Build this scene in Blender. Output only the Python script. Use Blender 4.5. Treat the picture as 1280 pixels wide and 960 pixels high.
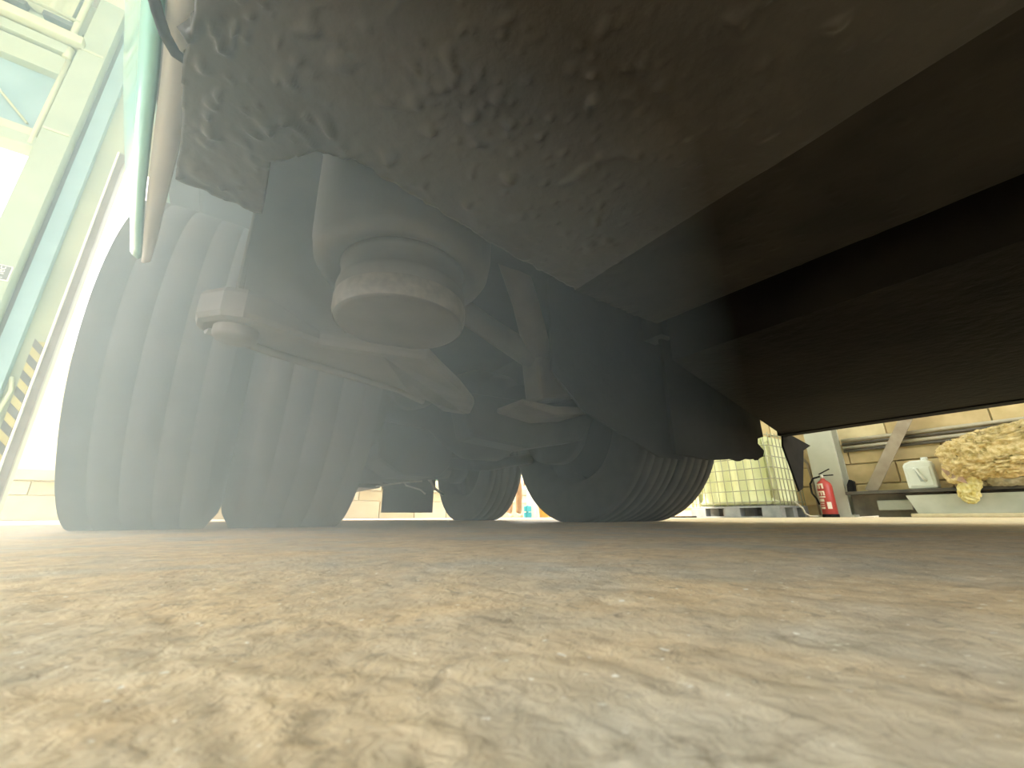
import bpy, bmesh, math, random
import numpy as np
from mathutils import Vector, Matrix, noise
random.seed(7)
SC = bpy.context.scene
COL = SC.collection
for _o in list(bpy.data.objects):
    bpy.data.objects.remove(_o)

# ------------------------------------------------------------------ camera
# X = across the bus (to its right side), Y = along the bus, Z = up. The phone lies on the floor.
F_PX, PITCH, YAW, ROLL, CAM_H = 510.0, math.radians(18.0), math.radians(35.0), math.radians(0.3), 0.03
_fw = Vector((math.sin(YAW)*math.cos(PITCH), math.cos(YAW)*math.cos(PITCH), math.sin(PITCH)))
_rt = Vector((math.cos(YAW), -math.sin(YAW), 0))
_up = _rt.cross(_fw)
_r2 = _rt*math.cos(ROLL) - _up*math.sin(ROLL)
_u2 = _up*math.cos(ROLL) + _rt*math.sin(ROLL)
_m = Matrix((_r2, _u2, -_fw)).transposed().to_4x4()
_m.translation = Vector((0, 0, CAM_H))
cam_data = bpy.data.cameras.new('camera')
cam = bpy.data.objects.new('camera', cam_data)
COL.objects.link(cam)
cam.matrix_world = _m
cam_data.sensor_width = 36.0
cam_data.lens = 36.0*F_PX/1280.0
cam_data.clip_start = 0.005
cam_data.clip_end = 200
cam_data.dof.use_dof = True
cam_data.dof.focus_distance = 1.6
cam_data.dof.aperture_fstop = 22.0
SC.camera = cam

# ------------------------------------------------------------------ world, sun, exposure
world = bpy.data.worlds.new('world')
SC.world = world
world.use_nodes = True
_bg = world.node_tree.nodes['Background']
_bg.inputs[0].default_value = (0.97, 0.99, 1.0, 1)
_bg.inputs[1].default_value = 5.0
sun_data = bpy.data.lights.new('sun', 'SUN')
sun_data.energy = 14.0
sun_data.angle = math.radians(1.0)
sun_data.color = (1.0, 0.93, 0.8)
sun = bpy.data.objects.new('sun', sun_data)
COL.objects.link(sun)
sun.rotation_euler = Vector((0.50, -0.52, -0.69)).to_track_quat('-Z', 'Y').to_euler()
SC.view_settings.view_transform = 'Standard'
SC.view_settings.look = 'None'
SC.view_settings.gamma = 1.0
SC.view_settings.use_curve_mapping = False
SC.view_settings.exposure = 0.15
SC.cycles.max_bounces = 10
SC.cycles.diffuse_bounces = 6
SC.cycles.transparent_max_bounces = 12
SC.cycles.volume_bounces = 1
SC.cycles.use_denoising = True

# ------------------------------------------------------------------ helpers
class MB:
    """collects shapes, then links them as one mesh object"""
    def __init__(self):
        self.v = []; self.f = []; self.sm = []
    def add(self, vs, fs, smooth=False):
        n = len(self.v)
        self.v += [tuple(p) for p in vs]
        for f in fs:
            self.f.append([i+n for i in f]); self.sm.append(smooth)
        return self
    def box(self, x0, x1, y0, y1, z0, z1):
        vs = [(x, y, z) for z in (z0, z1) for y in (y0, y1) for x in (x0, x1)]
        return self.add(vs, [(0,2,3,1),(4,5,7,6),(0,1,5,4),(2,6,7,3),(0,4,6,2),(1,3,7,5)])
    def bar(self, a, b, w, h, upv=(0,0,1)):
        a = Vector(a); b = Vector(b); d = (b-a).normalized(); u = Vector(upv)
        if abs(d.dot(u)) > .97: u = Vector((1,0,0))
        s = d.cross(u).normalized(); t = s.cross(d).normalized()
        vs = [p + s*sx*w/2 + t*sy*h/2 for p in (a, b) for sx, sy in ((-1,-1),(1,-1),(1,1),(-1,1))]
        return self.add(vs, [(3,2,1,0),(4,5,6,7),(0,1,5,4),(1,2,6,5),(2,3,7,6),(3,0,4,7)])
    def tube(self, pts, r, n=10, caps=True):
        pts = [Vector(p) for p in pts]; k = len(pts)
        rr = r if isinstance(r, (list, tuple)) else [r]*k
        vs = []; prev = None
        for i, p in enumerate(pts):
            d = (pts[min(i+1, k-1)] - pts[max(i-1, 0)]).normalized()
            if prev is None:
                u = Vector((0,0,1)) if abs(d.z) < .9 else Vector((1,0,0))
                s = d.cross(u).normalized()
            else:
                s = (prev - d*prev.dot(d)).normalized()
            prev = s; t = d.cross(s)
            for j in range(n):
                a = 2*math.pi*j/n
                vs.append(p + (s*math.cos(a) + t*math.sin(a))*rr[i])
        fs = [(i*n+j, i*n+(j+1) % n, (i+1)*n+(j+1) % n, (i+1)*n+j) for i in range(k-1) for j in range(n)]
        self.add(vs, fs, True)
        if caps:
            self.add(vs[:n], [tuple(range(n-1, -1, -1))]); self.add(vs[-n:], [tuple(range(n))])
        return self
    def lathe(self, prof, c=(0,0,0), axis='z', n=48, smooth=True):
        """prof: list of (offset along axis, radius)"""
        c = Vector(c); vs = []
        for o, r in prof:
            for j in range(n):
                a = 2*math.pi*j/n
                p, q = r*math.cos(a), r*math.sin(a)
                vs.append(c + Vector({'z': (p, q, o), 'x': (o, p, q), 'y': (q, o, p)}[axis]))
        k = len(prof)
        fs = [(i*n+j, i*n+(j+1) % n, (i+1)*n+(j+1) % n, (i+1)*n+j) for i in range(k-1) for j in range(n)]
        return self.add(vs, fs, smooth)
    def prism(self, poly, axis, a, b):
        """poly of 2D points extruded along axis from a to b"""
        n = len(poly)
        def P(p, t):
            return {'x': (t, p[0], p[1]), 'y': (p[0], t, p[1]), 'z': (p[0], p[1], t)}[axis]
        vs = [P(p, a) for p in poly] + [P(p, b) for p in poly]
        fs = [tuple(range(n-1, -1, -1)), tuple(range(n, 2*n))] + [(i, (i+1) % n, n+(i+1) % n, n+i) for i in range(n)]
        return self.add(vs, fs)
    def mesh(self, name):
        me = bpy.data.meshes.new(name)
        me.from_pydata(self.v, [], self.f)
        me.polygons.foreach_set('use_smooth', self.sm)
        me.update()
        b = bmesh.new(); b.from_mesh(me)
        bmesh.ops.remove_doubles(b, verts=b.verts, dist=1e-6)
        bmesh.ops.recalc_face_normals(b, faces=b.faces)
        b.to_mesh(me); b.free()
        return me
    def build(self, name, mat, parent=None, bevel=0, loc=None):
        return link(name, self.mesh(name), mat, parent, bevel, loc)

def link(name, me, mat, parent=None, bevel=0, loc=None):
    o = bpy.data.objects.new(name, me)
    COL.objects.link(o)
    if mat is not None and not me.materials: me.materials.append(mat)
    if parent is not None: o.parent = parent
    if loc is not None: o.location = loc
    if bevel:
        m = o.modifiers.new('bevel', 'BEVEL'); m.width = bevel; m.segments = 2; m.limit_method = 'ANGLE'; m.angle_limit = math.radians(40)
        m.harden_normals = False
    return o
def tag(o, label=None, cat=None, group=None, kind=None):
    if label: o['label'] = label
    if cat: o['category'] = cat
    if group: o['group'] = group
    if kind: o['kind'] = kind
    return o
def empty(name, loc=(0,0,0), rz=0.0):
    o = bpy.data.objects.new(name, None); COL.objects.link(o)
    o.location = loc; o.rotation_euler = (0, 0, rz); o.empty_display_size = .1
    return o
def tree_copy(o, parent=None):
    c = o.copy(); COL.objects.link(c); c.parent = parent
    for ch in o.children: tree_copy(ch, c)
    return c

# ------------------------------------------------------------------ materials
def M(name, c1, c2=None, scale=8.0, rough=.6, metal=0.0, bump=0.0, bscale=40.0, detail=6.0, spec=.5, contrast=(.35,.65), coords='Object', bdist=.01, stretch=(1,1,1)):
    m = bpy.data.materials.new(name); m.use_nodes = True
    nt = m.node_tree; b = nt.nodes['Principled BSDF']
    b.inputs['Base Color'].default_value = (*c1, 1); b.inputs['Roughness'].default_value = rough
    b.inputs['Metallic'].default_value = metal; b.inputs['Specular IOR Level'].default_value = spec
    tc = nt.nodes.new('ShaderNodeTexCoord'); mp = nt.nodes.new('ShaderNodeMapping')
    mp.inputs['Scale'].default_value = stretch
    nt.links.new(tc.outputs[coords], mp.inputs['Vector'])
    if c2 is not None:
        nz = nt.nodes.new('ShaderNodeTexNoise'); nz.inputs['Scale'].default_value = scale; nz.inputs['Detail'].default_value = detail
        rp = nt.nodes.new('ShaderNodeValToRGB')
        rp.color_ramp.elements[0].position = contrast[0]; rp.color_ramp.elements[1].position = contrast[1]
        rp.color_ramp.elements[0].color = (*c1, 1); rp.color_ramp.elements[1].color = (*c2, 1)
        nt.links.new(mp.outputs[0], nz.inputs['Vector']); nt.links.new(nz.outputs[0], rp.inputs[0]); nt.links.new(rp.outputs[0], b.inputs['Base Color'])
    if bump:
        n2 = nt.nodes.new('ShaderNodeTexNoise'); n2.inputs['Scale'].default_value = bscale; n2.inputs['Detail'].default_value = 8
        bp = nt.nodes.new('ShaderNodeBump'); bp.inputs['Strength'].default_value = bump; bp.inputs['Distance'].default_value = bdist
        nt.links.new(mp.outputs[0], n2.inputs['Vector']); nt.links.new(n2.outputs[0], bp.inputs['Height']); nt.links.new(bp.outputs[0], b.inputs['Normal'])
    return m

m_tyre = M('tyre_rubber', (.014,.014,.014), (.030,.029,.027), 14, .75, spec=.3, bump=.25, bscale=220, bdist=.002)
m_tyre_glare = M('glare_pale_rubber', (.045,.045,.043), (.085,.082,.075), 9, .8, bump=.25, bscale=220, bdist=.002)  # rubber lightened to stand for the glare over the left wheels
m_under = M('undercoat', (.028,.025,.021), (.062,.054,.043), 7, .36, bump=.35, bscale=70, bdist=.004, contrast=(.3,.7))
m_chassis = M('chassis_paint', (.10,.096,.085), (.17,.16,.138), 9, .6, bump=.3, bscale=45, bdist=.003)
m_axle = M('oily_axle', (.016,.015,.014), (.034,.031,.027), 12, .6, spec=.25, bump=.3, bscale=60, bdist=.003)
m_bellow = M('grey_air_spring', (.075,.072,.064), (.14,.13,.112), 10, .62, bump=.2, bscale=90, bdist=.002)
m_worn = M('worn_edge_metal', (.09,.082,.066), (.19,.175,.145), 55, .5, bump=.4, bscale=130, bdist=.002)
m_black = M('black_plastic', (.006,.006,.006), (.014,.014,.014), 18, .7, spec=.15)
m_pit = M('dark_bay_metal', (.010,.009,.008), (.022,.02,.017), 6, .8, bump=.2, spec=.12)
m_steel = M('bright_steel', (.45,.43,.38), (.6,.58,.52), 30, .35, metal=.8)
m_grey = M('grey_galvanised', (.19,.20,.20), (.27,.28,.27), 9, .55, metal=.2)
m_flange = M('skirt_flange', (.62,.61,.60), (.70,.69,.68), 14, .4)

def paint(name, col, rough=.18):
    m = M(name, col, rough=rough)
    m.node_tree.nodes['Principled BSDF'].inputs['Coat Weight'].default_value = .7
    m.node_tree.nodes['Principled BSDF'].inputs['Coat Roughness'].default_value = .12
    return m
m_teal = paint('teal_paint', (.22,.58,.53), .25)
m_glass_dark = M('dark_window_glass', (.02,.025,.03), rough=.05)

# ------------------------------------------------------------------ floor
def make_floor():
    nr, na = 400, 540
    rad = np.geomspace(.012, 45.0, nr)
    vs = [(0,0,0)]
    dx = []
    for i, r in enumerate(rad):
        fade = max(0.0, 1.0 - max(0.0, r-.9)/1.6) if r > .9 else 1.0
        for j in range(na):
            a = 2*math.pi*j/na
            x, y = r*math.cos(a), r*math.sin(a)
            z = 0.0
            if fade > 0:
                p = Vector((x, y, 0))
                q = p + .02*noise.noise_vector(p*14)
                h = noise.fractal(q*24, .9, 2.1, 5)*.0005
                h += max(0, noise.noise(q*110+Vector((3,1,0))))*.0007 - max(0, noise.noise(q*70+Vector((9,4,0)))-.28)*.0022
                h += noise.noise(q*150)*.00035
                g = abs(noise.noise(Vector((x*9+y*2, y*9, 5.5))))
                if g < .03: h -= (.03-g)*.012
                h *= min(1, r/.03)
                z = h*fade - .0004
            vs.append((x, y, z))
    fs = [(0, 1+j, 1+(j+1) % na) for j in range(na)]
    for i in range(nr-1):
        b0, b1 = 1+i*na, 1+(i+1)*na
        fs += [(b0+j, b1+j, b1+(j+1) % na, b0+(j+1) % na) for j in range(na)]
    me = bpy.data.meshes.new('floor'); me.from_pydata(vs, [], fs); me.update()
    me.polygons.foreach_set('use_smooth', [True]*len(me.polygons))
    m = bpy.data.materials.new('worn_concrete'); m.use_nodes = True
    nt = m.node_tree; N = nt.nodes.new; L = nt.links.new; b = nt.nodes['Principled BSDF']
    tc = N('ShaderNodeTexCoord')
    def nz(scale, det=6, rough=.55, dist=0.0):
        n = N('ShaderNodeTexNoise'); n.inputs['Scale'].default_value = scale; n.inputs['Detail'].default_value = det
        n.inputs['Roughness'].default_value = rough; n.inputs['Distortion'].default_value = dist
        L(tc.outputs['Object'], n.inputs['Vector']); return n.outputs[0]
    def ramp(src, els):
        r = N('ShaderNodeValToRGB'); e = r.color_ramp.elements
        e[0].position, e[0].color = els[0][0], (*els[0][1], 1); e[1].position, e[1].color = els[-1][0], (*els[-1][1], 1)
        for p, c in els[1:-1]:
            k = e.new(p); k.color = (*c, 1)
        L(src, r.inputs[0]); return r.outputs[0]
    def mix(fac, a, bb, mode='MIX'):
        x = N('ShaderNodeMix'); x.data_type = 'RGBA'; x.blend_type = mode
        if isinstance(fac, float): x.inputs[0].default_value = fac
        else: L(fac, x.inputs[0])
        L(a, x.inputs[6])
        if isinstance(bb, tuple): x.inputs[7].default_value = (*bb, 1)
        else: L(bb, x.inputs[7])
        return x.outputs[2]
    grey = ramp(nz(30, 8), [(.3, (.40,.38,.31)), (.5, (.53,.50,.41)), (.72, (.68,.64,.53))])
    ochre = ramp(nz(55, 8, .6), [(.3, (.52,.41,.26)), (.52, (.72,.57,.36)), (.72, (.84,.71,.49))])
    wgt = ramp(nz(6.5, 7, .6, .5), [(.34, (0,0,0)), (.56, (1,1,1))])
    c = mix(wgt, grey, ochre)
    pale = ramp(nz(150, 6, .6, .8), [(.56, (0,0,0)), (.72, (.6,.6,.6))])
    c = mix(pale, c, (.70,.62,.47))
    dark = ramp(nz(95, 8, .65, 1.0), [(.32, (.6,.6,.6)), (.44, (0,0,0))])
    c = mix(dark, c, (.24,.20,.14))
    fleck = ramp(nz(260, 2, .4), [(.70, (0,0,0)), (.74, (1,1,1))])
    c = mix(fleck, c, (.88,.85,.76))
    L(c, b.inputs['Base Color'])
    rr = ramp(nz(20, 6), [(.3, (.42,.42,.42)), (.7, (.72,.72,.72))]); L(rr, b.inputs['Roughness'])
    bp = N('ShaderNodeBump'); bp.inputs['Strength'].default_value = .55; bp.inputs['Distance'].default_value = .002
    L(nz(190, 10, .6, .6), bp.inputs['Height']); L(bp.outputs[0], b.inputs['Normal'])
    o = link('floor', me, m); tag(o, kind='structure')
    return o
make_floor()

m_out = M('outside_concrete', (.55,.52,.45), (.68,.65,.58), 2.5, .7, bump=.2)
tag(MB().box(-16, 20, 6.75, 26, -.2, .004).build('ground', m_out), kind='structure')

# ------------------------------------------------------------------ hall shell
m_block = [M('tan_block_%s' % k, c, c2, 5, .85, bump=.35, bscale=30, bdist=.006) for k, c, c2 in (
    ('warm', (.56,.43,.21), (.68,.54,.29)), ('pale', (.64,.53,.31), (.74,.63,.39)), ('brown', (.48,.37,.19), (.62,.48,.26)))]
m_mortar = M('mortar', (.50,.42,.26), (.58,.5,.32), 12, .9)
m_render = M('pale_render', (.27,.33,.24), (.33,.39,.28), 1.6, .75, bump=.15)
m_sheet = M('hall_sheet', (.55,.57,.50), (.62,.64,.56), 2.0, .6)

wall_r = MB().box(7.04, 7.3, -7, 6.6, 0, 6.8).build('wall_right', m_mortar); tag(wall_r, kind='structure')
bl = {}
def block(name, mats, parent, x0, x1, y0, y1, z0, z1):
    key = (name, round(x1-x0, 3), round(y1-y0, 3), round(z1-z0, 3), mats.name)
    if key not in bl:
        bl[key] = MB().box(0, x1-x0, 0, y1-y0, 0, z1-z0).mesh(name); bl[key].materials.append(mats)
    return link(name, bl[key], mats, parent, .006, (x0, y0, z0))
BH, BL_ = .265, .92
for r in range(7):
    z0 = .15 + r*BH
    for k in range(-4, 8):
        y0 = k*BL_ + (.46 if r % 2 else 0) + .13
        if y0 + BL_ > 6.55: continue
        mm = m_block[random.choice((0,0,1,2))]
        px = random.choice((0, .004, .008))
        block('block', mm, wall_r, 7.012-px, 7.05, y0+.007, y0+BL_-.007, z0+.007, z0+BH-.007)

wall_e = empty('wall_end'); tag(wall_e, kind='structure')
EY = 6.6
MB().box(-9, -2.55, EY, EY+.25, 4.55, 7.4).build('upper_wall', m_render, wall_e)
MB().box(-2.56, -1.86, EY+.02, EY+.27, 0, 7.4).build('pier', m_render, wall_e)
MB().box(-1.86, 7.3, EY+.02, EY+.27, 4.75, 7.4).build('header_wall', m_render, wall_e)
MB().box(-9.2, -6.2, EY, EY+.25, 0, 4.55).build('side_pier', m_render, wall_e)
MB().box(6.95, 7.3, EY, EY+.25, 0, 4.75).build('corner_pier', m_render, wall_e)

ceil = empty('ceiling'); tag(ceil, kind='structure')
m_roof = M('roof_sheet', (.6,.6,.56), rough=.7)
for y0, y1 in ((-7, -3.8), (-2.6, 1.4), (2.6, 6.9)):
    MB().box(-9, 7.3, y0, y1, 7.0, 7.12).build('roof_panel', m_roof, ceil)
for y0, y1 in ((-3.8, -2.6), (1.4, 2.6)):
    MB().box(-9, -7.2, y0, y1, 7.0, 7.12).build('roof_panel', m_roof, ceil)
    MB().box(6.9, 7.3, y0, y1, 7.0, 7.12).build('roof_panel', m_roof, ceil)
m_sky = bpy.data.materials.new('added_skylight_sheet'); m_sky.use_nodes = True
_b = m_sky.node_tree.nodes['Principled BSDF']; _b.inputs['Base Color'].default_value = (.95,.95,.9,1); _b.inputs['Alpha'].default_value = .25; _b.inputs['Roughness'].default_value = .4
for y0, y1 in ((-3.8, -2.6), (1.4, 2.6)):
    for x0 in (-7.2, -3.675, -.15, 3.375):
        MB().box(x0, x0+3.525, y0, y1, 7.04, 7.06).build('added_skylight', m_sky, ceil)  # unseen skylights, added to let daylight into the hall
wall_l = empty('wall_left'); tag(wall_l, kind='structure')
MB().box(-9.2, -9, -7, 6.85, 4.6, 7.1).build('header_wall', m_sheet, wall_l)  # unseen wall left open below, so sky light reaches under the bus
for y0 in (-7, -2.6, 1.8, 6.2):
    MB().box(-9.2, -9, y0, y0+.5, 0, 4.6).build('pier', m_sheet, wall_l)

# ------------------------------------------------------------------ door head, column and guard at the end wall
m_pale = M('pale_green_paint', (.28,.36,.28), (.33,.41,.32), 2.2, .5)
m_cream = M('cream_paint', (.42,.48,.34), (.47,.53,.38), 3, .5)
m_blue = M('pale_blue_paint', (.20,.34,.38), (.24,.39,.43), 3, .5)
m_shade = M('grey_green_shade', (.06,.08,.08), (.09,.11,.11), 3, .6)  # dark tone for shade in the column recess and under the rail
m_yel = M('hazard_yellow', (.40,.36,.09), (.34,.31,.09), 12, .5)
m_hblack = M('hazard_black', (.05,.055,.05), (.09,.09,.085), 12, .6)

dh = empty('sectional_door', (-4.2, EY-.1, 4.4)); 
tag(dh, 'pale raised sectional door head with corrugated sheet above the left opening', 'door')
def rel(o, base):   # keep world coordinates while parented to an Empty that is moved
    o.location = Vector(o.location) - Vector(base); return o
DB = (-4.2, EY-.1, 4.4)
def dpart(name, mb, mat, bevel=0): return rel(mb.build(name, mat, dh, bevel), DB)
dpart('lintel', MB().box(-6.2, -2.56, EY-.16, EY+.1, 4.33, 4.47), m_pale, .01)
dpart('lintel_step', MB().box(-6.2, -2.58, EY-.10, EY+.1, 4.47, 4.62), m_cream, .01)
dpart('lower_panel', MB().box(-6.2, -2.66, EY-.04, EY-.005, 4.62, 5.50), m_blue)
# corrugated edge strip that throws the wavy shade over the blue panel
def corr(x0, x1, y, z0, z1, amp, pitch, th=.006):
    mb = MB(); n = int((x1-x0)/pitch*6); vs = []
    for i in range(n+1):
        x = x0 + (x1-x0)*i/n; w = amp*math.sin(2*math.pi*(x-x0)/pitch)
        vs += [(x, y-w, z0), (x, y-w, z1)]
    mb.add(vs, [(2*i, 2*i+2, 2*i+3, 2*i+1) for i in range(n)], True); return mb
dpart('flat_panel', MB().box(-6.2, -2.62, EY-.16, EY-.02, 5.50, 5.80), m_pale, .006)
dpart('flat_panel', MB().box(-6.2, -2.62, EY-.20, EY-.02, 5.83, 5.97), m_pale, .006)
dpart('beam', MB().box(-6.2, -2.50, EY-.30, EY-.04, 6.00, 6.12), m_cream, .015)
dpart('flat_panel', MB().box(-6.2, -2.60, EY-.10, EY-.02, 6.12, 6.36), m_pale, .006)
dpart('rail', MB().tube([(-6.2, EY-.22, 6.40), (-2.62, EY-.22, 6.40)], .022), m_cream)
for i in range(8):
    dpart('rail_shadow', MB().box(-5.9+i*.42, -5.62+i*.42, EY-.2, EY-.1, 6.30, 6.37), m_shade, .01)  # dark boxes in the form of the wavy shadow under the rail
dpart('corrugated_sheet', corr(-6.2, -2.75, EY-.08, 6.42, 7.35, .035, .2), m_cream)
dpart('diagonal_rod', MB().tube([(-3.6, EY-.07, 5.62), (-2.72, EY-.07, 4.68)], .014), m_cream)
dpart('jamb_pipe', MB().tube([(-2.64, EY-.2, 6.05), (-2.64, EY-.2, 7.35)], .035), m_cream)
dpart('jamb_pipe', MB().tube([(-2.60, EY-.14, 4.36), (-2.60, EY-.14, 5.78)], .03), m_cream)
dpart('pipe_coupling', MB().tube([(-2.62, EY-.16, 5.78), (-2.62, EY-.16, 5.96)], .045), m_cream)

ci = empty('steel_column', (-2.3, EY-.2, 0)); tag(ci, 'tall pale green steel column right of the bright doorway', 'column')
CB = (-2.3, EY-.2, 0)
def cpart(name, mb, mat, bevel=0): return rel(mb.build(name, mat, ci, bevel), CB)
cpart('flange', MB().box(-2.55, -2.29, EY-.20, EY+.02, 0, 7.3), m_pale, .008)
cpart('web', MB().box(-2.30, -2.23, EY-.03, EY+.02, 0, 7.3), m_shade)  # web coloured dark for the shadow between the flanges
cpart('flange', MB().box(-2.24, -2.09, EY-.07, EY+.02, 0, 7.3), m_blue, .006)
for z in (2.0, 4.6, 6.0): cpart('splice_plate', MB().box(-2.54, -2.31, EY-.212, EY-.198, z, z+.03), m_cream)

m_plate = M('sign_white', (.75,.77,.74), rough=.4); m_plate2 = M('sign_grey', (.14,.16,.17), rough=.4)
sg = empty('sign_plate', (-2.42, EY-.215, 2.5)); tag(sg, 'small two-tone grey and white sign on the pale green column', 'sign')
SB = (-2.42, EY-.215, 2.5)
rel(MB().box(-2.54, -2.30, EY-.216, EY-.204, 2.52, 2.70).build('backing', m_plate, sg), SB)
rel(MB().box(-2.43, -2.31, EY-.222, EY-.216, 2.53, 2.69).build('grey_field', m_plate2, sg), SB)
tcu = bpy.data.curves.new('lettering', 'FONT'); tcu.body = 'Mec'; tcu.size = .085; tcu.extrude = .001; tcu.align_x = 'CENTER'; tcu.align_y = 'CENTER'
tcu.materials.append(m_plate)
_tmp = bpy.data.objects.new('tmp', tcu)
_tm = bpy.data.meshes.new_from_object(_tmp); bpy.data.objects.remove(_tmp)
to = bpy.data.objects.new('lettering', _tm); COL.objects.link(to); to.parent = sg
to.rotation_euler = (math.radians(90), math.radians(-90), 0); to.location = Vector((-2.37, EY-.224, 2.61)) - Vector(SB)
rel(MB().box(-2.49, -2.475, EY-.219, EY-.216, 2.57, 2.66).build('black_mark', m_hblack, sg), SB)

hg = empty('hazard_guard', (-1.95, EY-.02, 0)); tag(hg, 'yellow and black striped corner guard at the door edge', 'guard')
HB = (-1.95, EY-.02, 0)
rel(MB().box(-2.00, -1.915, EY-.03, EY+.02, .02, 1.95).build('guard_plate', m_yel, hg), HB)
for i in range(10):
    z = .10 + i*.188
    rel(MB().add([(-2.0, EY-.036, z+.09), (-1.915, EY-.036, z), (-1.915, EY-.036, z+.095), (-2.0, EY-.036, z+.185),
                  (-2.0, EY-.03, z+.09), (-1.915, EY-.03, z), (-1.915, EY-.03, z+.095), (-2.0, EY-.03, z+.185)],
                 [(0,1,2,3),(7,6,5,4),(0,4,5,1),(1,5,6,2),(2,6,7,3),(3,7,4,0)]).build('black_stripe', m_hblack, hg), HB)
t1 = empty('trim_1', (0,0,0)); tag(t1, kind='structure')
MB().box(-1.905, -1.885, EY-.06, EY+.02, 0, 4.75).build('door_edge', M('white_edge', (.8,.8,.76), rough=.3), t1, .004)
MB().box(-1.885, -1.82, EY-.04, EY+.02, 0, 4.75).build('door_seal', M('grey_seal', (.12,.11,.10), (.16,.15,.14), 6, .6), t1, .004)
cnd = MB().tube([(-2.05, EY-.06, 0), (-2.05, EY-.06, 1.1), (-2.02, EY-.06, 1.35), (-2.05, EY-.06, 1.5)], .018).build('conduit_pipe', m_cream)
tag(cnd, 'short pale vertical pipe left of the striped guard', 'pipe')

# ------------------------------------------------------------------ outside wall beyond the door
m_ocream = M('outside_render', (.80,.72,.50), (.86,.79,.58), 1.5, .8)
m_oblock = [M('sunlit_block_%s' % k, c, c2, 4, .85, bump=.3) for k, c, c2 in (('a', (.52,.44,.25), (.58,.50,.31)), ('b', (.58,.51,.33), (.64,.57,.39)))]
wo = MB().box(-8, 14, 11.05, 11.3, 0, 3.15).build('wall_outside', m_ocream); tag(wo, kind='structure')
for r, (z0, z1, ln) in enumerate(((.0, .43, .95), (.43, .68, .95), (.68, .88, .95))):
    k = 0; x = -7.9 + (.4 if r % 2 else 0)
    while x < 13:
        block('stone_block', m_oblock[(k*7+r) % 2], wo, x+.01, x+ln-.01, 11.0 - (.05 if r == 2 else 0), 11.06, z0+.01, z1-.01)
        x += ln; k += 1

# ------------------------------------------------------------------ the bus
bus = empty('coach_bus'); tag(bus, 'teal coach seen from below, its dark underside and wheels overhead', 'bus')

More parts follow.
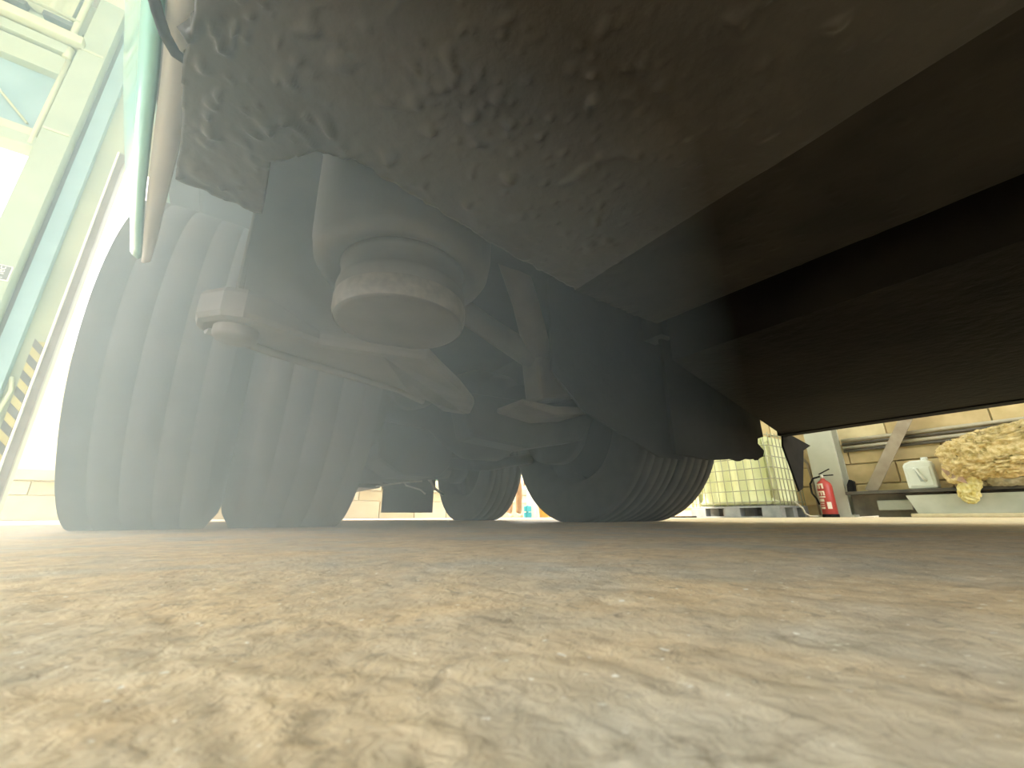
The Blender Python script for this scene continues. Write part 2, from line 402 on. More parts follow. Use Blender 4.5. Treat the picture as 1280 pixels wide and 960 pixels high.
# belly panel with lumpy undercoat
m_fold = M('shaded_undercoat', (.014,.0125,.0095), (.032,.027,.020), 9, .75, spec=.15, bump=.2, bscale=60, bdist=.003)  # undercoat colour darkened for the shade beyond the fold
def belly():
    def smax(u):
        if u < -.014: return .425
        pts = [(-.014,.425), (.02,.385), (.054,.370), (.257,.406), (.45,.432), (.64,.458), (.70,.463)]
        for (a, b), (c, d) in zip(pts, pts[1:]):
            if u <= c: return b + (d-b)*(u-a)/(c-a)
        return pts[-1][1]
    us = list(np.linspace(-.1, -.0145, 36)) + list(np.linspace(-.0135, .70, 290))
    ts = 1 - np.concatenate([np.linspace(0, .36, 300), np.linspace(.365, 1, 60)**1.0])
    S0 = -2.4
    vs = []; nu, nt_ = len(us), len(ts)
    for u in us:
        sm = smax(u) + noise.noise(Vector((u*60, 3, 1)))*.0035 + noise.noise(Vector((u*190, 7, 1)))*.0018
        for t in ts:
            s = S0 + (sm-S0)*t
            uu = u
            if u < -.0145:                      # left edge wanders in and out a little
                k = (-.0145-u)/.0855
                edge = min(.055, .105*max(0, .51-s)) + noise.noise(Vector((s*18, 2, 9)))*.006
                uu = u + k*edge
            if u > .5:
                uu = u + (u-.5)/.2*(.46-s)*.06
            p = Vector((uu, s, 0))
            z = .39 if uu < .43 else .39 + (uu-.43)*.10
            d = max(0, min(1, (.46-uu)/.25))
            q = p + .03*noise.noise_vector(p*9)
            lump = max(0, noise.noise(q*48) - .28)*.013*(.2 + .8*d)
            lump += max(0, noise.noise(q*105+Vector((4,4,0))) - .33)*.018*(.2+.8*d)*max(0, .35+noise.noise(q*7+Vector((6,2,0))))
            lump += max(0, noise.noise(q*11+Vector((1,8,0))))*.003
            drip = max(0, 1-abs(t-1)*60)*.004
            vs.append((uu, s, z - lump - drip*abs(noise.noise(p*40))))
    fs = [(i*nt_+j, i*nt_+j+1, (i+1)*nt_+j+1, (i+1)*nt_+j) for i in range(nu-1) for j in range(nt_-1)]
    # tab that reaches further back beside the skirt
    tab = [i for i, u in enumerate(us) if u < -.014]; base = len(vs); nr = 24
    for i in tab:
        x0, y0, z0 = vs[i*nt_]
        end = .512 + (us[i]+.09)*.10 + noise.noise(Vector((us[i]*60, 3, 1)))*.006
        for k in range(1, nr+1):
            y = y0 + (end-y0)*k/nr
            q = Vector((x0, y, 0)); q = q + .03*noise.noise_vector(q*9)
            xx = x0 - .010*(k/nr)*((-.0145-us[i])/.0855) + noise.noise(Vector((y*70, us[i]*3, 4)))*.0015
            vs.append((xx, y, .39 - max(0, noise.noise(q*42)-.25)*.009 - max(0, noise.noise(q*120+Vector((4,4,0)))-.3)*.009 - max(0, noise.noise(q*11+Vector((1,8,0))))*.003))
    for a in range(len(tab)-1):
        ra = [tab[a]*nt_] + [base+a*nr+k for k in range(nr)]; rb = [tab[a+1]*nt_] + [base+(a+1)*nr+k for k in range(nr)]
        fs += [(ra[k+1], ra[k], rb[k], rb[k+1]) for k in range(nr)]
    me = bpy.data.meshes.new('belly_panel'); me.from_pydata(vs, [], fs); me.update()
    me.polygons.foreach_set('use_smooth', [True]*len(me.polygons))
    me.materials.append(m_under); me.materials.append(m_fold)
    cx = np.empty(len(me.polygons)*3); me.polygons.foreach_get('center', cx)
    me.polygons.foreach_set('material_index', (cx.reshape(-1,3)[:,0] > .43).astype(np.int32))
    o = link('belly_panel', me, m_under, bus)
    md = o.modifiers.new('thick', 'SOLIDIFY'); md.thickness = .012; md.offset = 1 if me.polygons[0].normal.z > 0 else -1
    return o
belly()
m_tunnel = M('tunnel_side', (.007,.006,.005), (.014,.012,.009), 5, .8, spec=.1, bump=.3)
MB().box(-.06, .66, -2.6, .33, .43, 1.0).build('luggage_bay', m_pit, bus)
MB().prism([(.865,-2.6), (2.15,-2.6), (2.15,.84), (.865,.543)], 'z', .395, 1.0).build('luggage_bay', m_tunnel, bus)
_sk = MB().box(2.15, 2.2, -4.5, .851, .42, 1.12).build('side_skirt', m_teal, bus, .01)
MB().box(2.14, 2.205, -4.5, .853, .39, .43).build('skirt_lip', m_pit, _sk)

# left skirt: flat flange underneath, painted face leaning out above it
def skirt():
    path = [(-3.6, -.04), (-1.2, -.055), (-.3, -.072), (.0, -.083), (.2, -.092), (.33, -.101), (.414, -.112), (.494, -.124), (.60, -.139), (.70, -.152), (.765, -.160), (.79, -.164)]
    face = MB(); fl = MB(); vs = []; ws = []
    prof = [(0,0), (-.006,.004), (-.011,.014), (-.030,.08), (-.050,.16), (-.064,.26), (-.085,.42), (-.12,.62), (-.15,.78)]
    for s, u in path:
        tip = max(0, (s-.70)/.09)
        lim = 9 if s < .69 else (.17 if s < .71 else (.045 if s < .77 else .012))
        for k, (du, dz) in enumerate(prof):
            if dz > lim: du, dz = du*lim/dz, lim
            sh = .018*max(0, (s-.6)/.19)*(k > 0)*0
            vs.append((u+du*(1), s + (.0 if k else -.0) - tip*.0 + (dz*.06 if s > .7 else 0), .42+dz + (.004*tip if k < 2 else 0)))
        w = .020*(1-.55*max(0, (s-.5)/.29))
        ws += [(u+.002, s, .4195), (u+w*.5, s, .4185), (u+w, s, .4225), (u+w, s, .45)]
    n = len(prof)
    face.add(vs, [(i*n+j, (i+1)*n+j, (i+1)*n+j+1, i*n+j+1) for i in range(len(path)-1) for j in range(n-1)], True)
    fl.add(ws, [(i*4+j, (i+1)*4+j, (i+1)*4+j+1, i*4+j+1) for i in range(len(path)-1) for j in range(3)], True)
    o = face.build('left_skirt', m_teal, bus); o.name = 'skirt_panel'
    md = o.modifiers.new('thick', 'SOLIDIFY'); md.thickness = .006; md.offset = -1
    f = fl.build('skirt_flange', m_flange, o)
    md = f.modifiers.new('thick', 'SOLIDIFY'); md.thickness = .003
skirt()
cb = MB().tube([(-.125,.30,.455), (-.112,.322,.425), (-.105,.336,.411), (-.100,.349,.406), (-.093,.358,.402), (-.085,.361,.402), (-.07,.36,.42), (-.05,.35,.46)], .0042, 10).build('cable', m_black, bus)

# upper body
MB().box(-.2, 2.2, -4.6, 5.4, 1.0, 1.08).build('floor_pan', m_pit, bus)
def side(x0, x1, nm):
    o = MB().box(x0, x1, -4.6, 5.4, 1.12, 1.75).build(nm, m_teal, bus, .01)
    MB().box(x0+.008, x1-.008, -4.6, 5.4, 1.75, 2.85).build('window_band', m_glass_dark, o)
    for k in range(7): MB().box(x0-.002, x1+.002, -4.4+k*1.6, -4.3+k*1.6, 1.75, 2.85).build('window_pillar', m_black, o)
    MB().box(x0, x1, -4.6, 5.4, 2.85, 3.1).build('cant_rail', m_teal, o)
side(-.34, -.30, 'side_panel'); side(2.16, 2.2, 'side_panel')
MB().box(-.33, 2.19, -4.6, 5.4, 3.1, 3.2).build('roof_panel', m_teal, bus, .03)
MB().box(-.33, 2.19, 5.36, 5.42, .55, 3.1).build('rear_panel', m_teal, bus, .02)
MB().box(-.33, 2.19, -4.66, -4.6, .5, 3.1).build('front_panel', m_teal, bus, .02)
for y0, y1 in ((2.25, 2.6), (3.82, 5.38)):
    MB().box(-.33, -.30, y0, y1, .45, 1.14).build('side_panel', m_teal, bus); MB().box(2.16, 2.19, y0, y1, .45, 1.14).build('side_panel', m_teal, bus)
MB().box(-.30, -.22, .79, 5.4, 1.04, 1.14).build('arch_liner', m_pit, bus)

# tyres
def tyre_mesh(w=.30, r=.50, cz=.49, bl=1.05, br=1.05, gd=.011, gw=1.0):
    hw = w/2
    prof = [(-.105,.285), (-hw*.93,.31), (-hw*1.03,.36), (-hw*1.05,.40), (-hw*1.03,.445), (-hw*.995,.480), (-hw*.985,.492), (-hw*.965,.499)]
    gr = [-.62, -.22, .22, .62]
    x = -.90
    for g in gr:
        prof += [(hw*(g-.035*gw), r), (hw*(g-.025*gw), r-gd), (hw*(g+.025*gw), r-gd), (hw*(g+.035*gw), r)]
    prof += [(-a, b) for a, b in prof[:8][::-1]]
    # tread crown
    prof = [(a, b - (.004*(abs(a)/hw)**2 if b > .48 else 0)) for a, b in prof]
    def bulge(a, b):
        k = (bl if a < 0 else br) - 1.05
        return a*(1 + k*max(0, 1-((b-.40)/.085)**2))
    prof = [(bulge(a, b), b) for a, b in prof]
    mb = MB().lathe(prof, (0,0,cz), 'x', 96, True)
    out = []
    for x_, y_, z_ in mb.v:
        if z_ < .0005: z_ = .0005
        if z_ < .16:
            x_ *= 1 + .045*(1-z_/.16)*(1 if abs(x_) > hw*.9 else .3)
        out.append((x_, y_, z_))
    mb.v = out
    me = mb.mesh('tyre')
    return me
rim_prof = [(-.125,.292), (-.13,.275), (-.10,.265), (-.02,.255), (.0,.20), (.015,.17), (.06,.12), (.06,.0)]
rim_me = MB().lathe(rim_prof, (0,0,.49), 'x', 40, True).mesh('wheel_rim'); rim_me.materials.append(m_grey)
nut_me = MB().lathe([(0,.016), (.03,.014), (.032,.0)], (0,0,0), 'x', 6, False).mesh('wheel_nut'); nut_me.materials.append(m_steel)
ty_me = tyre_mesh(.30); ty_me.materials.append(m_tyre)
ty_glare_o = tyre_mesh(.28, bl=1.06, br=1.26, gd=.0012, gw=.35); ty_glare_o.materials.append(m_tyre_glare)  # grooves nearly flattened, as the glare washes them out
ty_glare_i = tyre_mesh(.30, bl=1.22, br=1.08, gd=.0012, gw=.35); ty_glare_i.materials.append(m_tyre_glare)
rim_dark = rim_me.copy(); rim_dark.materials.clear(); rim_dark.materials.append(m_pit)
def tyre(x, y, me, flip, nuts=False):
    o = link('tyre', me, None, bus, 0, (x, y, 0))
    r = link('wheel_rim', rim_me if nuts else rim_dark, None, o)
    if flip: r.scale = (-1, 1, 1)
    if nuts:
        for k in range(10):
            a = 2*math.pi*k/10
            n = link('wheel_nut', nut_me, None, o, 0, ((.02 if flip else -.02) - (.03 if not flip else 0), .165*math.cos(a), .49+.165*math.sin(a)))
    return o
SD, ST = 1.64, 3.2
tyre(-.160, SD, ty_glare_o, True, True); tyre(.20, SD, ty_glare_i, False)
tyre(1.675, SD, ty_me, True); tyre(1.99, SD, ty_me, False, True)
tyre(-.22, ST, ty_me, False); tyre(1.85, ST, ty_me, True)

# drive axle
ax = MB().lathe([(.36,.0), (.36,.105), (.48,.105), (.50,.085), (.72,.10), (.80,.16), (.9,.21), (1.06,.21), (1.14,.16), (1.22,.10), (1.40,.085), (1.42,.105), (1.52,.105), (1.52,0)], (0, SD, .49), 'x', 40).build('drive_axle', m_axle, bus)
MB().lathe([(-.32,.0), (-.32,.07), (-.25,.075), (-.22,.12), (-.12,.17), (.0,.2), (.12,.19), (.2,.12), (.22,0)], (.98, SD, .49), 'y', 36).build('differential', m_axle, ax)
for x in (.40, 1.42):
    MB().lathe([(-.05,.0), (-.05,.2), (.06,.2), (.06,0)], (x, SD, .49), 'x', 40).build('brake_drum', m_axle, ax)
    MB().lathe([(0,0), (0,.07), (.08,.085), (.1,.09), (.18,.08), (.2,0)], (x+(.14 if x < 1 else -.14), SD-.34, .50), 'y', 28).build('brake_chamber', m_axle, ax)
# tag axle
tx = MB().tube([(-.08, ST, .44), (.2, ST, .40), (.6, ST, .36), (1.1, ST, .36), (1.45, ST, .40), (1.72, ST, .44)], .075, 20).build('tag_axle', m_axle, bus)
MB().lathe([(-.05,0), (-.05,.19), (.06,.19), (.06,0)], (1.62, ST, .49), 'x', 32).build('brake_drum', m_axle, tx)
MB().lathe([(-.05,0), (-.05,.19), (.06,.19), (.06,0)], (.02, ST, .49), 'x', 32).build('brake_drum', m_axle, tx)
MB().box(1.22, 1.40, ST-.26, ST-.10, .33, .47).build('brake_chamber', m_axle, tx, .02)
# chassis rails and engine
for x in (.30, 1.42):
    MB().box(x-.04, x+.04, .9, 5.2, .74, .96).build('chassis_rail', m_axle, bus)
MB().box(.5, 1.5, 2.1, 2.5, .52, .78).build('cross_member', m_axle, bus, .02)
en = MB().prism([(.45,.42), (.62,.34), (1.38,.34), (1.55,.42), (1.55,.98), (.45,.98)], 'y', 3.95, 5.25).build('engine_block', m_axle, bus, .02)
MB().box(.62, 1.3, 4.1, 4.9, .30, .35).build('oil_sump', m_axle, en, .02)
gb = MB().lathe([(2.5,.0), (2.5,.14), (2.8,.18), (3.3,.2), (3.6,.26), (3.95,.28), (3.95,0)], (.98, 0, .66), 'y', 24).build('gearbox', m_axle, bus)
MB().tube([(.98, 1.9, .50), (.98, 2.55, .62)], .055, 16).build('drive_shaft', m_axle, bus)

# air spring in front of the left pair of wheels
ac = (.205, .625)
bel = MB().lathe([(.455,.085), (.435,.112), (.428,.125), (.43,.138), (.445,.148), (.475,.153), (.55,.155), (.66,.157), (.76,.155), (.80,.14), (.80,0)], (ac[0], ac[1], 0), 'z', 64).build('air_spring', m_bellow, bus)
MB().lathe([(.338,0), (.338,.098), (.341,.105), (.352,.108), (.392,.108), (.400,.106), (.404,.103), (.432,.103), (.438,.106), (.442,.10), (.458,.095)], (ac[0], ac[1], 0), 'z', 64).build('piston', m_bellow, bel)
MB().lathe([(.3405,.1062), (.352,.1095), (.372,.1093), (.376,.1075)], (ac[0], ac[1], 0), 'z', 64).build('worn_rim', m_worn, bel)
# carrier beam under the air spring
def beam():
    pts = [(-.045,.70), (-.075,.735), (-.078,.775), (-.05,.81), (.05,.83), (.20,.875), (.335,.93), (.43,1.02), (.60,1.30), (.72,1.30), (.56,.99), (.44,.845), (.345,.755), (.29,.70), (.21,.715), (.10,.735), (.02,.70), (-.015,.69)]
    mb = MB(); n = len(pts)
    zz = [(.318 if y < .95 else .318+(y-.95)*.2) for x, y in pts]
    vs = [(x, y, z) for (x, y), z in zip(pts, zz)] + [(x, y, z+(.055 if x < .05 else .035)) for (x, y), z in zip(pts, zz)]
    mb.add(vs, [tuple(range(n-1,-1,-1)), tuple(range(n,2*n))] + [(i, (i+1) % n, n+(i+1) % n, n+i) for i in range(n)])
    o = mb.build('carrier_beam', m_chassis, bus, .012)
    rb = MB().tube([(-.06,.765,.317), (.05,.81,.313), (.19,.86,.313), (.31,.905,.315), (.40,.985,.32)], .008, 8).build('weld_rib', m_chassis, o)
    bo = MB().lathe([(.300,0), (.300,.028), (.306,.032), (.33,.032)], (-.02, .745, 0), 'z', 20).build('bolt_boss', m_chassis, o)
    return o
beam()
# hanger bracket rising from the beam behind the air spring
MB().prism([(-.028,.335), (.27,.335), (.27,.44), (.15,.52), (.10,.95), (-.035,.95), (-.035,.56)], 'y', .74, .78).build('hanger_bracket', m_chassis, bus, .008)
MB().prism([(.74,.36), (1.1,.6), (1.1,.95), (.74,.95)], 'x', -.034, -.02).build('hanger_bracket', m_chassis, bus, .004)
MB().lathe([(.66,.16), (.70,.175), (.80,.175), (.80,0)], (ac[0], ac[1], 0), 'z', 48).build('spring_seat', m_chassis, bus)
MB().box(-.05, .8, .50, .95, .80, .9).build('cross_member', m_pit, bus, .01)

# V-shaped torque rod and its block in the middle of the axle
m_rod = M('dusty_rod', (.11,.095,.072), (.18,.155,.118), 8, .65, bump=.25, bscale=50, bdist=.003)
tr = MB().prism([(.90,.43), (1.09,.47), (1.11,.53), (1.06,.60), (1.0,.66), (.88,.66), (.885,.56)], 'y', 1.09, 1.2).build('torque_rod', m_rod, bus, .015)
MB().tube([(.94,1.15,.60), (.78,1.03,.76), (.58,.90,.92)], [.055,.048,.045], 14).build('rod_arm', m_rod, tr)
MB().tube([(.94,1.15,.60), (.72,1.16,.68), (.42,1.14,.78)], [.05,.042,.04], 14).build('rod_arm', m_rod, tr)
MB().lathe([(1.06,0), (1.06,.05), (1.07,.055), (1.10,.055)], (1.08, 0, .545), 'y', 24).build('bush', m_axle, tr)
MB().prism([(.80,.395), (.95,.375), (1.10,.40), (1.24,.45), (1.24,.47), (1.10,.43), (.95,.41), (.80,.415)], 'y', 1.08, 1.32).build('mount_plate', m_rod, tr, .006)
MB().prism([(.70,.30), (.95,.28), (1.25,.34), (1.35,.48), (.66,.46)], 'y', 1.24, 1.38).build('axle_bracket', m_axle, bus, .02)
# low parts behind the axle
MB().prism([(.52,.26), (.62,.20), (.80,.20), (.86,.26), (.86,.42), (.52,.42)], 'y', 1.70, 1.95).build('stabiliser_clamp', m_axle, bus, .02)
MB().tube([(.36,1.95,.36), (.6,1.98,.30), (1.2,1.98,.30), (1.5,1.95,.36)], .03, 12).build('stabiliser_bar', m_axle, bus)
MB().box(1.50, 1.62, 2.34, 2.5, .36, .47).build('shock_mount', m_chassis, bus, .01)
MB().tube([(1.2,2.2,.80), (1.28,2.26,.47)], .035, 12).build('shock_absorber', m_chassis, bus)
for pts, r in (([(1.05,3.42,.385), (1.26,3.42,.372), (1.42,3.42,.345)], .008), ([(1.03,3.38,.265), (1.25,3.38,.305), (1.42,3.38,.325)], .008),
               ([(1.40,3.37,.33), (1.45,3.37,.355), (1.50,3.37,.32), (1.53,3.37,.27), (1.62,3.37,.215)], .011), ([(1.26,3.36,.30), (1.27,3.36,.28), (1.40,3.36,.25), (1.45,3.36,.215)], .007)):
    MB().tube(pts, r, 8).build('brake_pipe', m_steel, bus)
mf = MB().box(1.255, 1.76, 3.88, 3.90, .07, .29).build('mud_flap', m_black, bus, .004)
MB().box(1.25, 1.765, 3.86, 3.905, .28, .40).build('flap_bracket', m_axle, mf)
# splash guard in front of the right wheels, torn along its lower edge
MB().prism([(1.42,.255), (1.66,.25), (1.79,.262), (1.83,.268), (1.90,.262), (1.96,.278), (2.02,.279), (2.04,.29), (2.07,.278), (2.09,.288), (2.13,.30), (2.15,.33), (2.10,.36), (2.11,.385), (2.17,.40), (2.17,1.0), (1.42,1.0)], 'y', .93, .945).build('splash_guard', m_pit, bus)
MB().prism([(1.40,.25), (1.0,.38), (.86,.5), (.86,1.0), (1.56,1.0), (1.56,.25)], 'y', .99, 1.0).build('splash_guard', m_pit, bus)
_rag = [(2.17,.40), (2.27,.398), (2.43,.365), (2.345,.335), (2.255,.15), (2.215,.135), (2.185,.235), (2.15,.34)]
MB().add([(x, .842-(x-2.15)*.05, z) for x, z in _rag] + [(x, .850-(x-2.15)*.05, z) for x, z in _rag],
         [(0,1,3,7), (1,2,3), (7,3,4,6), (4,5,6), (8,15,11,9), (9,11,10), (15,14,12,11), (14,13,12)] + [(i, 8+i, 8+(i+1) % 8, (i+1) % 8) for i in range(8)]).build('torn_flap', m_black, bus)
MB().tube([(2.17,.852,.40), (2.175,.852,.445)], .004, 8).build('flap_bolt', m_steel, bus)

# ------------------------------------------------------------------ right side of the hall
m_colw = M('pale_grey_column', (.42,.42,.34), (.49,.49,.40), 3, .6)
cw = empty('steel_column', (6.85, 2.2, 0)); tag(cw, 'pale grey steel column beside the red extinguisher', 'column')
for nm, b in (('web', (6.78, 7.0, 2.18, 2.21)), ('flange', (6.76, 6.79, 2.03, 2.36)), ('flange', (6.985, 7.01, 2.03, 2.36))):
    rel(MB().box(b[0], b[1], b[2], b[3], .0, 6.9).build(nm, m_colw, cw, .004), (6.85, 2.2, 0))
rel(MB().box(6.72, 7.0, 1.98, 2.42, 0, .03).build('base_plate', m_colw, cw), (6.85, 2.2, 0))
m_brace = M('brown_steel', (.26,.21,.15), (.36,.30,.22), 8, .6)
br = MB().bar((6.9, 1.80, .31), (6.9, 1.02, 1.55), .07, .07).bar((6.87, 1.80, .31), (6.87, 1.02, 1.55), .012, .12).build('diagonal_brace', m_brace)
tag(br, 'brown steel brace leaning diagonally across the block wall', 'brace')
m_con = [M('conduit_dark', (.10,.09,.075), (.16,.14,.11), 10, .5), M('conduit_pale', (.46,.42,.33), (.54,.49,.38), 10, .5)]
for i, (z, r, mm, lab) in enumerate(((1.005, .022, 1, 'topmost pale conduit along the block wall'), (.955, .018, 0, 'dark conduit just below the topmost pale one'),
                                     (.905, .022, 1, 'pale conduit between two dark conduits'), (.86, .018, 0, 'lowest dark conduit along the block wall'))):
    tag(MB().tube([(6.975, -3, z), (6.975, 2.0, z)], r).build('conduit_pipe', m_con[mm]), lab, 'pipe', 'conduits on the block wall')
# ledge
m_ledge = M('dark_ledge', (.05,.045,.038), (.10,.09,.07), 9, .7); m_pan = M('grey_green_panel', (.40,.41,.33), (.52,.52,.43), 4, .7)
lg = empty('wall_ledge', (6.85, .5, 0)); tag(lg, 'low dark ledge with grey front panel below the block wall', 'ledge')
LB = (6.85, .5, 0)
rel(MB().box(6.70, 7.0, -3, 2.02, .275, .315).build('ledge_top', m_ledge, lg, .006), LB)
rel(MB().box(6.88, 7.0, -3, 2.02, 0, .275).build('ledge_back', M('ledge_back', (.12,.105,.08), (.22,.19,.14), 6, .8), lg), LB)
rel(MB().prism([(1.375,.04), (1.44,.245), (-3,.245), (-3,.04)], 'x', 6.70, 6.74).build('front_panel', m_pan, lg, .004), LB)
rel(MB().box(6.5, 6.76, -3, 1.40, 0, .04).build('kerb', m_mortar, lg, .01), LB)
rel(MB().box(6.80, 6.88, 1.42, 1.75, .08, .20).build('support_block', m_pan, lg, .01), LB)

# insulation bundle: crumpled glass wool
def insulation():
    m1 = M('glass_wool', (.52,.38,.14), (.74,.60,.33), 26, .95, bump=.8, bscale=60, bdist=.01)
    root = empty('insulation_bundle', (6.75, .6, .32)); tag(root, 'crumpled yellow glass wool bundle lying on the wall ledge', 'insulation')
    B = Vector((6.75, .6, .32))
    def blob(name, ctr, size, seed, lumps, mat, sub=6, flat=0, squ=.55):
        bm = bmesh.new(); bmesh.ops.create_grid(bm, x_segments=2, y_segments=2, size=1); bm.clear()
        bmesh.ops.create_icosphere(bm, subdivisions=sub, radius=1)
        for v in bm.verts:
            n = v.co.normalized()
            c = Vector([math.copysign(abs(t)**squ, t) for t in n])
            q = Vector((c.x*size[0], c.y*size[1], c.z*size[2]))
            w = q + .05*noise.noise_vector(q*9+Vector((seed,0,0)))
            ridge = 1-abs(noise.noise(w*20+Vector((0,seed,0))))*2.6
            ridge2 = 1-abs(noise.noise(w*46+Vector((0,0,seed))))*2.6
            v.co = q + n*(lumps*.8*ridge + lumps*.5*ridge2 + .5*lumps*noise.noise(q*5+Vector((seed,2,0))))
        me = bpy.data.meshes.new(name); bm.to_mesh(me); bm.free()
        me.polygons.foreach_set('use_smooth', [True]*len(me.polygons))
        return link(name, me, mat, root, 0, Vector(ctr)-B)
    o = blob('wool_slab', (6.66, .14, .71), (.20, .88, .22), 3, .045, m1)
    o.rotation_euler = (math.radians(-8), 0, math.radians(3))
    m2 = M('grey_wool', (.34,.30,.20), (.5,.45,.32), 22, .95, bump=.6, bscale=50)
    u = blob('grey_underside', (6.78, .05, .47), (.20, .72, .09), 8, .02, m2, 5); u.rotation_euler = (math.radians(-8), 0, 0)
    t = blob('hanging_tuft', (6.62, .88, .32), (.05, .075, .17), 5, .022, M('yellow_wool', (.66,.54,.18), (.78,.70,.36), 26, .95, bump=.7, bscale=60), 5, squ=.8)
    t.rotation_euler = (math.radians(14), 0, 0)
    p = blob('loose_tuft', (6.60, .95, .46), (.05, .08, .10), 11, .02, m1, 4)
    k = MB().prism([(.90,.42), (1.05,.52), (1.0,.40), (.88,.34)], 'x', 6.54, 6.58).build('paper_backing', M('pink_paper', (.35,.22,.16), (.5,.38,.3), 14, .8), root); k.location = -B
insulation()

# jerrycan
def jerry():
    m = M('white_plastic', (.66,.70,.64), (.72,.75,.69), 6, .45)
    root = empty('jerrycan', (6.80, 1.27, .315)); tag(root, 'white plastic jerrycan standing on the dark wall ledge', 'jerrycan')
    b = MB().prism([(-.125,0), (.125,0), (.13,.02), (.13,.27), (.11,.30), (.05,.325), (-.10,.325), (-.13,.29), (-.13,.02)], 'x', -.07, .07).build('body', m, root, .02)
    MB().prism([(-.10,.03), (.10,.03), (.10,.245), (-.10,.245)], 'x', -.078, -.07).build('raised_face', m, root, .006)
    MB().prism([(-.035,.08), (-.005,.23), (.03,.235), (.005,.08)], 'x', -.082, -.077).build('recess', M('grip_shadow_plastic', (.42,.47,.43), rough=.5), root, .004)
    MB().tube([(-.078,.03,.235), (-.10,.01,.215), (-.10,-.03,.11), (-.078,-.045,.085)], .013, 10).build('handle', m, root)
    MB().lathe([(.32,.03), (.335,.032), (.36,.032), (.362,0)], (0,-.07,0), 'z', 20).build('cap', m, root)
jerry()

# fire extinguisher
def exting():
    m_red = M('extinguisher_red', (.42,.05,.04), rough=.35); m_lab = M('label_white', (.75,.66,.55), rough=.5)
    root = empty('fire_extinguisher', (6.60, 2.20, 0)); tag(root, 'red fire extinguisher with white label at the column foot', 'extinguisher')
    z = .03
    MB().lathe([(z,0), (z,.075), (z+.012,.085), (z+.36,.085), (z+.40,.075), (z+.43,.05), (z+.445,.028), (z+.46,.025), (z+.46,0)], (0,0,0), 'z', 36).build('cylinder', m_red, root)
    MB().lathe([(0,.0), (0,.092), (.035,.092), (.04,.085)], (0,0,0), 'z', 36).build('foot_ring', m_black, root)
    MB().tube([(0,0,z+.455), (0,0,z+.51)], .022, 14).build('valve', m_steel, root)
    MB().bar((0,.03,z+.50), (0,-.13,z+.50), .022, .014).build('carry_handle', m_black, root, .003)
    MB().bar((0,.03,z+.52), (0,-.10,z+.58), .022, .012).build('squeeze_lever', m_black, root, .003)
    MB().tube([(-.01,.02,z+.49), (-.02,.10,z+.47), (-.03,.145,z+.40), (-.02,.15,z+.28), (0,.115,z+.20), (0,.10,z+.13)], .012, 10).build('hose', m_black, root)
    # label: printed fields curved round the cylinder, on the side that faces the bus
    def patch(nm, a0, a1, z0, z1, mat, r=.0862):
        n = 8; vs = []
        for i in range(n+1):
            a = math.radians(a0+(a1-a0)*i/n)
            for zz in (z0, z1): vs.append((r*math.cos(a), r*math.sin(a), zz))
        return MB().add(vs, [(2*i, 2*i+2, 2*i+3, 2*i+1) for i in range(n)], True).build(nm, mat, root)
    for k, (a0, a1, z0, z1) in enumerate(((128,190,.375,.395), (128,140,.33,.375), (150,164,.33,.375), (176,190,.33,.375), (128,190,.285,.30), (128,142,.245,.285), (158,170,.245,.285), (178,190,.245,.285),
                                          (128,190,.215,.235), (130,176,.165,.20), (190,222,.075,.16), (130,172,.075,.10), (130,172,.115,.125), (130,172,.14,.15))):
        patch('label_print', a0, a1, z0+z, z1+z, m_lab)
exting()
tag(MB().prism([(1.92,.315), (2.0,.315), (1.99,.40), (1.955,.47), (1.91,.44)], 'x', 6.72, 6.80).build('wheel_chock', m_black, None, .006), 'small black wheel chock on the ledge right of the pale column', 'chock')
tag(MB().add([(6.0,1.75,.006), (6.06,1.62,.012), (6.16,1.60,.02), (6.12,1.78,.008), (6.0,1.75,.001), (6.06,1.62,.001), (6.16,1.60,.001), (6.12,1.78,.001)], [(0,1,2,3),(7,6,5,4),(0,4,5,1),(1,5,6,2),(2,6,7,3),(3,7,4,0)]).build('paper_scrap', M('pale_paper', (.75,.68,.58), rough=.8)), 'crumpled pale paper scrap on the floor near the column', 'scrap')
tag(MB().tube([(6.25,2.46,.20), (6.3,2.40,.12), (6.36,2.40,.05), (6.40,2.36,.014), (6.42,2.28,.012)], .012, 10).build('hose_pipe', m_con[1]), 'thin pale hose drooping from the tank to the floor', 'hose')

